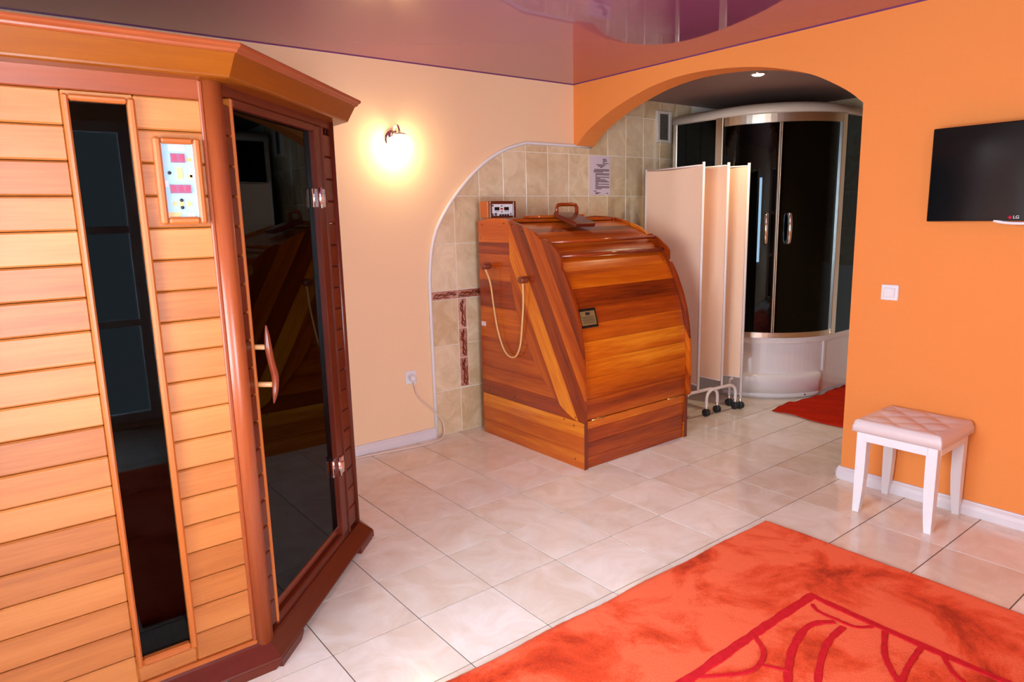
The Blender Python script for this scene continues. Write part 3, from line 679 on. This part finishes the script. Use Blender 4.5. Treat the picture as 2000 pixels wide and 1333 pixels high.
# front base boards, corner strips
for a, b in ((0, .20), (.20, .46), (.46, .70), (.70, .845)): bx('base_front_board', X0+.085, X1-.085, Y0, Y0+.07, a+.001, b-.001, 'steam', K, .001)
bx('corner_strip', X0+.012, X0+.084, 1.985, 2.0, 0, .84, 'darkwood', K, .001, 'z'); bx('corner_strip', X1-.083, X1-.0, 1.985, 2.0, 0, .84, 'darkwood', K, .001, 'z')
bx('rear_panel', X0+.02, X1-.02, Y1-.07, Y1-.005, .0, 4.2, 'steam', K, 0)
# fixed top, neck collar, lid with arched handle
bx('top_board', X0+.085, X1-.085, 3.93, 4.30, 4.20, 4.262, 'steam', K, .003); bx('top_board', X0+.085, X1-.085, 4.305, 4.62, 4.21, 4.272, 'steam', K, .003); bx('top_board', X0+.085, X1-.085, 4.625, Y1-.08, 4.19, 4.25, 'steam', K, .003)
bx('neck_collar', 5.16, 6.35, 3.95, 4.45, 4.272, 4.325, 'steam', K, .004)
lidm = frame((5.72, 3.58, 4.232), (1, 0, 0), Vector((0, .62, .205)))
ld = link('lid', boxmesh(.52*T, .66*T, .09*T, .006, 'darkwood'), 'darkwood', K, lidm); ld['label'] = 'dark red hinged lid over the neck hole'
tube('lid_handle', [(5.50, 3.83, 4.30), (5.50, 3.83, 4.46), (5.53, 3.83, 4.505), (5.60, 3.83, 4.518), (5.92, 3.83, 4.518), (5.99, 3.83, 4.505), (6.02, 3.83, 4.46), (6.02, 3.83, 4.30)], .036, 'steam', ld, 10)
# cross rods
for y, z in ((2.845, 3.86), (2.63, 3.625)): tube('rod', [(X0, y, z), (X1-.02, y, z)], .034, 'steam', K, 12)
# side pegs with a rope, sticker, screws
pg = lambda y, z, L: lathe('peg', [(.055, 0), (.066, .02), (.066, L), (.055, L+.02)], 'handlewood', K, frame((X0-.035, y, z), (0, -1, 0), (0, 0, 1)))
pg(4.50, 3.40, .16); pg(3.40, 3.20, .15)
rp = [(X0-.17, 4.50, 3.38), (X0-.12, 4.40, 3.1), (X0-.09, 4.36, 2.7), (X0-.07, 4.30, 2.3), (X0-.06, 4.20, 2.0), (X0-.06, 4.06, 1.79), (X0-.06, 3.88, 1.715), (X0-.07, 3.70, 1.78), (X0-.08, 3.57, 2.0), (X0-.09, 3.50, 2.35), (X0-.10, 3.44, 2.75), (X0-.13, 3.40, 3.15)]
o = tube('rope', rp, .017, 'rope', K, 8, 5); o['label'] = 'pale looped rope'
bx('sticker', X0+.004, X0+.014, 4.76, 4.90, 2.20, 2.29, 'paper', K, 0, 'y')
for y, z in ((4.8, 4.17), (4.1, 4.19), (4.85, 3.93), (3.80, 4.17), (3.5, 4.05), (4.84, 1.15), (4.7, .92), (3.9, .93), (2.5, .80), (2.25, .74), (2.22, .15), (2.14, 1.27), (2.15, .92)):
    lathe('screw', [(.014, 0), (.012, .006)], 'blackm', K, frame((X0-.038 if (y < 3.89 and z > .86) else X0+.012, y, z), (0, -1, 0), (0, 0, 1)), 8)
for x in (4.78, 6.78): tube('hood_hinge', [(x-.16, 2.012, .852), (x+.16, 2.012, .852)], .016, 'brass', K, 8)
# maker's plaque on the hood
pf = frame((4.66, 2.132, 2.60), (1, 0, 0), Vector((0, .30, 1)))
pq = link('plaque', boxmesh(.40*T, .33*T, .03*T, .002, 'black'), 'black', K, pf); pq['label'] = 'black plaque with engraved brass face'
link('plaque_face', boxmesh(.34*T, .24*T, .006*T, 0, 'plaque'), 'plaque', pq, pf @ Matrix.Translation((-.01*T, 0, .016*T)))
link('plaque_emblem', boxmesh(.10*T, .05*T, .004*T, 0, 'blackm'), 'blackm', pq, pf @ Matrix.Translation((-.01*T, .075*T, .020*T)))
for q in range(5): link('plaque_line', boxmesh((.28-.04*(q % 2))*T, .008*T, .003*T, 0, 'blackm'), 'blackm', pq, pf @ Matrix.Translation((-.01*T, (.02-q*.026)*T, .0195*T)))
# control box on the cabin's rear corner
B = root('control_box', (4.72, 4.72, 4.28), 'small wooden control box with white keypad on the steam cabin', 'control box')
cy0, cy1 = 4.55, 4.80
bx('case_side', 4.40, 4.465, cy0, cy1, 4.297, 4.61, 'trimlt', B, .003, 'z'); bx('case_side', 5.02, 5.085, cy0, cy1, 4.297, 4.61, 'darkwood', B, .003, 'z')  # left side in lighter wood: the light falling on it is painted in
bx('case_top', 4.465, 5.02, cy0, cy1, 4.555, 4.61, 'darkwood', B, .003); bx('case_bottom', 4.465, 5.02, cy0, cy1, 4.297, 4.335, 'darkwood', B, .003)
bx('case_stile', 4.465, 4.51, cy0, cy1, 4.32, 4.555, 'darkwood', B, .002, 'z')
kp = bx('keypad', 4.51, 5.02, cy0+.025, cy1, 4.32, 4.555, 'white', B, 0)
def kk(nm, u0, u1, v0, v1, mat): bx(nm, 4.51+.51*u0, 4.51+.51*u1, cy0+.019, cy0+.026, 4.32+.235*v0, 4.32+.235*v1, mat, kp, 0)
kk('display', .14, .36, .50, .76, 'black'); kk('display', .59, .81, .50, .76, 'black')
kk('key', .42, .53, .55, .68, 'rugline')
for q in range(4): kk('key', .36+q*.12, .45+q*.12, .06, .19, 'blackm')
for nm, u, w_, s in (('arrow_up', .47, .86, 1), ('arrow_down', .47, .38, -1)):
    x = 4.51+.51*u; z = 4.32+.235*w_; y = cy0+.0185
    pydata(nm, [Vector(p)*T for p in ((x-.025, y, z-.012*s), (x+.025, y, z-.012*s), (x, y, z+.016*s))], [[0, 1, 2]], 'blackm', kp)
kk('logo_mark', .0, .09, .82, .93, 'blackm'); kk('icon', .03, .08, .06, .26, 'ink'); kk('icon', .14, .24, .08, .30, 'ink'); kk('icon', .88, .92, .10, .28, 'ink')
kk('caption_line', .16, .34, .41, .44, 'ink'); kk('caption_line', .62, .80, .41, .44, 'ink')

# ------------------------------------------------------------------ shower cabin with deep tray
H = root('shower_cabin', (12.2, 3.6, 0), 'corner shower cabin with curved smoked glass doors and deep white tray', 'shower')
CX, CY, RS = 12.2, 3.62, 1.85
YW = 5.03; XW = XF-.03
def path(d, a0=180, a1=270, n=22, ends=True):
    """outline at outward offset d, from the left wall round to the end wall"""
    p = [(CX-RS-d, YW)] if ends else []
    p += [(CX+(RS+d)*math.cos(math.radians(a)), CY+(RS+d)*math.sin(math.radians(a))) for a in [a0+(a1-a0)*i/n for i in range(n+1)]]
    if ends: p.append((XW, CY-RS-d))
    return p
def curved(name, d0, d1, z0, z1, mat, a0, a1, parent=H, ends=False, n=22, rnd=0):
    o_, i_ = path(d1, a0, a1, n, ends), path(d0, a0, a1, n, ends); c = o_[len(o_)//2]
    rings = [[(*i_[q], z0), (*o_[q], z0), (*o_[q], z1), (*i_[q], z1)] for q in range(len(o_))]
    ob = loft(name, rings, mat, parent, False, (c[0], c[1], z0)); return ob
# tray: skirt, plinth, rim, step
curved('tray_skirt', -.6, -.09, .09, 1.31, 'acrylic', 180, 270, ends=True)
curved('tray_plinth', -.6, -.11, .0, .085, 'acrylic', 180, 270, ends=True)
curved('tray_rim', -.5, -.02, 1.31, 1.44, 'acrylic', 180, 270, ends=True)
curved('tray_edge', -.5, -.06, 1.30, 1.312, 'alu', 180, 270, ends=True)
def step(name, dz, prof, mat, a0, a1):
    rings = []
    for i in range(25):
        a = a0+(a1-a0)*i/24; e = min(1, max(0, min(i, 24-i)/1.5)); e = math.sqrt(max(0, 1-(1-e)**2))*.8+.2
        rings.append([(CX+(RS+d0)*math.cos(math.radians(a)), CY+(RS+d0)*math.sin(math.radians(a)), z) for d0, z in [(-.3, prof[0][1])]+[(-.09+(d+.09)*e, z) for d, z in prof]+[(-.3, prof[-1][1])]])
    loft(name, rings, mat, H, True, (CX+RS*math.cos(math.radians((a0+a1)/2)), CY+RS*math.sin(math.radians((a0+a1)/2)), 0))
step('tray_step', 0, [(.02, .145), (.025, .50), (.015, .54), (-.02, .565), (-.09, .585)], 'acrylic', 183, 263)
step('step_plinth', 0, [(-.0, .04), (.0, .135)], 'acrylic', 183, 262)
lathe('drain_screw', [(.02, 0), (.018, .008)], 'blackm', H, frame((CX+(RS+.0)*math.cos(math.radians(246)), CY+(RS+.0)*math.sin(math.radians(246)), .085), (math.sin(math.radians(66)), -math.cos(math.radians(66)), 0), (0, 0, 1)), 10)
def vpost(name, a, d0, d1, wdt, z0, z1, mat, parent=H):
    ca, sa = math.cos(math.radians(a)), math.sin(math.radians(a))
    mw = Matrix.Translation(Vector((CX+(RS+(d0+d1)/2)*ca, CY+(RS+(d0+d1)/2)*sa, (z0+z1)/2))*T) @ Matrix.Rotation(math.radians(a), 4, 'Z')
    return link(name, boxmesh((d1-d0)*T, wdt*T, (z1-z0)*T, .004, mat), mat, parent, mw)
curved('skirt_joint', -.095, -.055, .59, 1.30, 'acrylic', 264, 266)
curved('door_header', -.10, .02, 6.20, 6.385, 'alu', 182, 268)
curved('door_track', -.10, .0, 1.44, 1.56, 'alu', 182, 268)
vpost('door_post', 178, -.12, .03, .20, 1.44, 6.40, 'alu'); vpost('door_post', 270.5, -.12, .03, .20, 1.44, 6.40, 'alu')
for nm, a0, a1 in (('door_pane', 182, 219.5), ('door_pane', 220.5, 268)):
    o = curved(nm, -.06, -.04, 1.56, 6.20, 'shglass', a0, a1)
    for p_ in o.data.polygons: p_.use_smooth = False
    o['label'] = 'curved smoked glass sliding door'
vpost('meeting_stile', 219.6, -.08, -.01, .03, 1.56, 6.20, 'alu'); vpost('meeting_stile', 221.0, -.08, -.02, .022, 1.56, 6.20, 'alu')
for a in (213.0, 227.5):
    q = lambda d, z: (CX+(RS+d)*math.cos(math.radians(a)), CY+(RS+d)*math.sin(math.radians(a)), z)
    o = tube('door_handle', [q(-.05, 3.60), q(.05, 3.60), q(.10, 3.66), q(.13, 3.8), q(.14, 3.92), q(.13, 4.05), q(.10, 4.18), q(.05, 4.24), q(-.05, 4.24)], .045, 'chrome', H, 12, 3); o['label'] = 'chrome bow handle'
bx('side_pane', CX-RS+.02, CX-RS+.04, CY+.1, 4.90, 1.44, 6.38, 'shglass', H, 0)
bx('side_pane', CX+.12, XW-.2, CY-RS+.02, CY-RS+.04, 1.44, 6.38, 'shglass', H, 0)
bx('wall_profile', CX-RS-.0, CX-RS+.08, 4.90, 5.02, 1.44, 6.40, 'alu', H, .004, 'z')
bx('wall_profile', XW-.2, XW-.1, CY-RS, CY-RS+.08, 1.44, 6.40, 'alu', H, .004, 'z')
bx('rear_panel', CX-RS+.08, XW, YW-.06, YW, 1.44, 6.38, 'blackm', H, 0); bx('rear_panel', XW-.06, XW, CY-RS+.1, YW-.06, 1.44, 6.38, 'blackm', H, 0, 'y')
o = bx('control_column', XW-.30, XW-.06, 3.3, 4.0, 2.2, 5.9, 'acrylic', H, .02, 'z'); o['label'] = 'pale control column inside the shower'
tube('shower_hose', [(XW-.32, 3.9, 4.6), (XW-.4, 3.95, 3.9), (XW-.42, 3.8, 3.2), (XW-.4, 3.5, 2.95), (XW-.36, 3.35, 3.2)], .03, 'chrome', H, 8, 5)
# roof cap
def capring(d, z):
    p = path(d, 180, 270, 22, True)+[(XW, YW)]
    return [(a, b, z) for a, b in p]
loft('roof_cap', [capring(-.02, 6.385), capring(.01, 6.42), capring(.0, 6.50), capring(-.08, 6.58), capring(-.25, 6.64), capring(-.55, 6.67)], 'dome', H, True, (CX, CY, 6.385))

# ------------------------------------------------------------------ folding screen
G = root('folding_screen', (9.0, 3.3, 0), 'folded peach fabric screen with white tube posts on castors', 'screen')
front = [(8.36, 2.62), (9.05, 2.52), (9.62, 2.42)]; back = [(8.70, 4.40), (9.10, 4.38), (9.24, 4.30)]
zt = 5.30
def spost(x, y, z0, z1=zt):
    o = tube('post', [(x, y, z0), (x, y, z1)], .028, 'screenmetal', G, 10); return o
def castor(x, y, stem_to):
    c = lathe('castor_stem', [(.028, .0), (.034, .02), (.034, .08), (.024, .09)], 'chrome', G, Matrix.Translation(Vector((x, y, .15))*T), 12)
    for s in (-.035, .035): lathe('castor_wheel', [(.055, -.014), (.082, -.008), (.082, .008), (.055, .014)], 'rubber', c, frame((x+s, y, .082), (0, 1, 0), (0, 0, 1)), 16)
def ufoot(x0, y0, x1, y1, zb=.57):
    dx, dy = x1-x0, y1-y0
    tube('foot_bar', [(x0, y0, .18), (x0, y0, .40), (x0+.05*dx, y0+.05*dy, .50), (x0+.16*dx, y0+.16*dy, zb-.01), (x0+.3*dx, y0+.3*dy, zb), (x0+.7*dx, y0+.7*dy, zb), (x0+.84*dx, y0+.84*dy, zb-.01), (x0+.95*dx, y0+.95*dy, .50), (x1, y1, .40), (x1, y1, .18)], .034, 'screenmetal', G, 10, 3)
    castor(x0, y0, zb); castor(x1, y1, zb)
ufoot(7.93, 2.66, 8.99, 2.58); ufoot(8.585, 2.56, 9.51, 2.48)
for i, (x, y) in enumerate(front): spost(x, y, .57 if i < 2 else .16)
castor(9.62, 2.42, .3)
for i, (x, y) in enumerate(back): spost(x, y, .3, zt-.03)
castor(9.65, 2.73, .5); tube('foot_stem', [(9.65, 2.73, .2), (9.65, 2.73, .62), (9.60, 2.62, .66)], .03, 'screenmetal', G, 8)
seq = [back[0], front[0], back[1], front[1], back[2], front[2]]
for a, b in zip(seq[:-1], seq[1:]):
    A, B_ = Vector(a), Vector(b); d = (B_-A).normalized(); A2, B2 = A+d*.03, B_-d*.03; n = Vector((-d.y, d.x))*.01
    z0, z1 = .72, zt-.07; L_ = (B2-A2).length; nn = 14; v = []; f = []
    for sgn in (1, -1):
        for q in range(nn+1):
            t = q/nn; p = A2.lerp(B2, t); off = n*sgn+n*1.2*math.sin(t*9+a[0]*5)*math.sin(math.pi*t)
            for zz, sag in ((z0, 0), (z1-.05*math.sin(math.pi*t)*.6, 0)): v.append(Vector((p.x+off.x, p.y+off.y, zz))*T)
    m_ = (nn+1)*2
    for q in range(nn):
        i = q*2; f += [[i, i+2, i+3, i+1], [m_+i, m_+i+1, m_+i+3, m_+i+2], [i, m_+i, m_+i+2, i+2], [i+1, i+3, m_+i+3, m_+i+1]]
    f += [[0, 1, m_+1, m_], [m_-2, 2*m_-2, 2*m_-1, m_-1]]
    pydata('fabric_panel', v, f, 'cloth', G, None, False)
    tube('top_rail', [(A2.x, A2.y, zt-.06), (B2.x, B2.y, zt-.06)], .016, 'screenmetal', G, 8); tube('bottom_rail', [(A2.x, A2.y, .71), (B2.x, B2.y, .71)], .014, 'screenmetal', G, 8)

# ------------------------------------------------------------------ red mat in the alcove
v = []; f = []; nx, ny = 40, 28
for i in range(nx+1):
    for j in range(ny+1):
        u, t = i/nx, j/ny
        x = 9.85+3.3*u+.12*(t-.2)*(1-u); y = .15+1.68*t+.05*math.sin(u*7)
        h = .03+.022*math.sin(x*5.1+y*2.3)*math.sin(y*3.9-x*1.7)+.012*math.sin(x*13+y*7)
        x += .03*math.sin(y*6)*(1-u)
        v.append(Vector((x, y, max(.012, h)))*T)
for i in range(nx):
    for j in range(ny): a = i*(ny+1)+j; f.append([a, a+ny+1, a+ny+2, a+1])
o = pydata('bath_mat', v, f, 'mat', None, None, True); tag(o, 'crumpled red towel mat in front of the shower', 'mat')
sm = o.modifiers.new('thickness', 'SOLIDIFY'); sm.thickness = .004; sm.offset = -1

# ------------------------------------------------------------------ television, switch
TV = root('television', (7.1, -3.15, 4.1), 'black flat television mounted on the orange wall', 'television')
ty0, ty1, tz0, tz1 = -4.27, -2.055, 4.11, 5.335
bx('back_shell', 7.12, 7.22, ty0+.15, ty1-.15, tz0+.12, tz1-.12, 'blackm', TV, .01, 'y'); bx('wall_bracket', 7.22, XR, -3.5, -2.8, 4.4, 5.0, 'blackm', TV, .003, 'y')
bx('bezel', 7.045, 7.12, ty0, ty1, tz0, tz1, 'black', TV, .004, 'y')
bx('screen', 7.040, 7.046, ty0+.04, ty1-.04, tz0+.10, tz1-.04, 'black', TV, 0, 'y')
tf = lambda y, z: frame((7.0385, y, z), (0, -1, 0), (0, 0, 1))
text_mesh('logo_text', 'LG', .055, 'white', TV, tf(-3.095, 4.155)); lathe('logo_disc', [(.022, 0), (.022, .002)], 'logo', TV, tf(-3.03, 4.155), 16)
o = tube('lower_lip', [(7.06, -2.85, 4.112), (7.06, -3.0, 4.085), (7.06, -3.15, 4.078), (7.06, -3.3, 4.085), (7.06, -3.45, 4.112)], .02, 'white', TV, 8, 4); o['label'] = 'pale curved strip under the screen'
r = root('light_switch', (XR, -1.54, 2.965), 'white square light switch on the orange wall', 'switch')
bx('switch_plate', XR-.03, XR, -1.66, -1.415, 2.955, 3.185, 'white', r, .004, 'y'); bx('rocker', XR-.05, XR-.028, -1.615, -1.46, 3.0, 3.14, 'white', r, .004, 'y')

# ------------------------------------------------------------------ upholstered stool
ST = root('stool', (6.75, -2.22, 0), 'small white wooden stool with buttoned cream seat', 'stool')
for cx, cy, sx, sy in ((6.275, -1.745, -1, 1), (6.275, -2.70, -1, -1), (7.225, -1.735, 1, 1), (7.225, -2.70, 1, -1)):
    rings = []
    for z, w_, off in ((0, .088, .0), (.15, .104, 0), (.35, .120, 0), (.6, .132, 0), (1.0, .137, 0), (1.20, .138, 0)):
        ax, ay = cx-sx*(w_-.088)*.5, cy-sy*(w_-.088)*.5; h = w_/2
        rings.append([(ax-h, ay-h, z), (ax+h, ay-h, z), (ax+h, ay+h, z), (ax-h, ay+h, z)])
    loft('leg', rings, 'whitepaint', ST, False, (cx, cy, 0))
bx('apron', 6.215, 6.265, -2.63, -1.80, 1.07, 1.20, 'whitepaint', ST, .003, 'y'); bx('apron', 7.235, 7.285, -2.63, -1.80, 1.07, 1.20, 'whitepaint', ST, .003, 'y')
bx('apron', 6.33, 7.17, -1.745, -1.695, 1.07, 1.20, 'whitepaint', ST, .003); bx('apron', 6.33, 7.17, -2.75, -2.70, 1.07, 1.20, 'whitepaint', ST, .003)
n = 56; v = []; f = []; sx0, sx1, sy0, sy1 = 6.17, 7.30, -2.80, -1.655
btn = []
for i in range(5):
    for j in range(4 if i % 2 else 3):
        btn.append((.10+.2*i, (j+.5)/4 if i % 2 else (j+1)/4))
def seath(u, w_):
    e = min(u, 1-u, w_, 1-w_); h = .085*math.sqrt(max(0, 1-max(0, 1-e/.05)**2))
    p = abs(math.sin(math.pi*(u*2.5+w_*2.5)))*abs(math.sin(math.pi*(u*2.5-w_*2.5)))
    k_ = min(1, max(0, (e-.05)/.08))
    return 1.295+h+.032*k_*(p**.6-.35)
for i in range(n+1):
    for j in range(n+1):
        u, w_ = i/n, j/n; cu = .5-.5*math.cos(math.pi*u) if False else u
        v.append(Vector((sx0+(sx1-sx0)*u, sy0+(sy1-sy0)*w_, seath(u, w_)))*T)
for i in range(n):
    for j in range(n): a = i*(n+1)+j; f.append([a, a+n+1, a+n+2, a+1])
rim = [i*(n+1) for i in range(n+1)]+[n*(n+1)+j for j in range(1, n+1)]+[i*(n+1)+n for i in range(n-1, -1, -1)]+[j for j in range(n-1, 0, -1)]
b0 = len(v)
for q in rim: p = v[q]; v.append(Vector((p.x, p.y, 1.205*T)))
for q in range(len(rim)): q2 = (q+1) % len(rim); f.append([rim[q], rim[q2], b0+q2, b0+q])
f.append([b0+q for q in range(len(rim))])
o = pydata('seat_cushion', v, f, 'leather', ST, None, True); o['label'] = 'buttoned cream leatherette seat'

# ------------------------------------------------------------------ rug with raspberry line pattern
RG = root('rug', (1.6, -3.4, 0), 'large orange red pile rug with raspberry line pattern', 'rug')
rx0, rx1, ry0, ry1 = -2.4, 4.965, -6.6, -1.10; nx, ny = 150, 110; v = []; f = []
rnd = random.Random(3)
for i in range(nx+1):
    for j in range(ny+1):
        u, t = i/nx, j/ny; e = min(i, nx-i, j, ny-j)
        z = .018 if e == 0 else .042+rnd.uniform(-.0025, .0025)
        wx = .012*math.sin(t*23)+rnd.uniform(-.004, .004) if i in (0, nx) else 0; wy = .012*math.sin(u*31)+rnd.uniform(-.004, .004) if j in (0, ny) else 0
        v.append(Vector((rx0+(rx1-rx0)*u+wx, ry0+(ry1-ry0)*t+wy, z))*T)
for i in range(nx):
    for j in range(ny): a = i*(ny+1)+j; f.append([a, a+ny+1, a+ny+2, a+1])
rim = [i*(ny+1) for i in range(nx+1)]+[nx*(ny+1)+j for j in range(1, ny+1)]+[i*(ny+1)+ny for i in range(nx-1, -1, -1)]+[j for j in range(ny-1, 0, -1)]
b0 = len(v)
for q in rim: v.append(Vector((v[q].x, v[q].y, .002*T)))
for q in range(len(rim)): q2 = (q+1) % len(rim); f.append([rim[q], rim[q2], b0+q2, b0+q])
pydata('pile', v, f, 'rug', RG, None, True)
LIFT = [0]
def stroke(pts, wd, name='line_pattern', lift=0):
    LIFT[0] += 1; lift = .0011*LIFT[0]; jr = random.Random(LIFT[0])
    P = catmull([Vector((a, b, 0)) for a, b in pts], 7); v = []; f = []; N = len(P)
    for i, p in enumerate(P):
        t = (P[min(i+1, N-1)]-P[max(i-1, 0)]).normalized(); nn = Vector((-t.y, t.x, 0))*(wd/2*jr.uniform(.82, 1.12))
        for sgn, zz in ((-1, .040), (-.8, .0475), (.8, .0475), (1, .040)): q = p+nn*sgn; v.append(Vector((q.x, q.y, zz+lift))*T)
    for i in range(N-1):
        for q in range(3): a = i*4+q; f.append([a, a+1, a+5, a+4])
    pydata(name, v, f, 'rugline', RG)
stroke([(3.62, -2.54), (3.0, -2.53), (2.3, -2.53), (1.4, -2.54), (.4, -2.54), (-1.2, -2.54)], .115, 'border_line')
stroke([(3.58, -2.5), (3.56, -3.0), (3.55, -3.6), (3.55, -4.3), (3.55, -5.2)], .10, 'border_line', .002)
for w_, pts in ((.05, [(3.42, -2.63), (3.34, -2.74), (3.34, -2.96), (3.36, -3.13), (3.5, -3.24)]), (.08, [(3.28, -2.95), (3.12, -2.84), (2.90, -2.82), (2.54, -2.91), (2.28, -3.02), (2.04, -3.15), (1.7, -3.4)]), (.07, [(3.26, -3.05), (2.95, -3.07), (2.68, -3.14), (2.25, -3.32), (1.9, -3.55)]),
                (.06, [(3.5, -3.36), (3.13, -3.52), (2.93, -3.67), (2.80, -3.80), (2.5, -4.2)]), (.06, [(3.5, -3.70), (3.13, -3.74), (2.83, -3.80), (2.4, -3.9)]), (.055, [(2.42, -2.56), (2.28, -2.75), (2.06, -2.84), (1.83, -2.81), (1.48, -2.58)]), (.05, [(3.5, -3.9), (3.29, -4.08), (3.2, -4.3)]), (.045, [(2.07, -2.86), (2.19, -3.06)])):
    stroke(pts, w_)
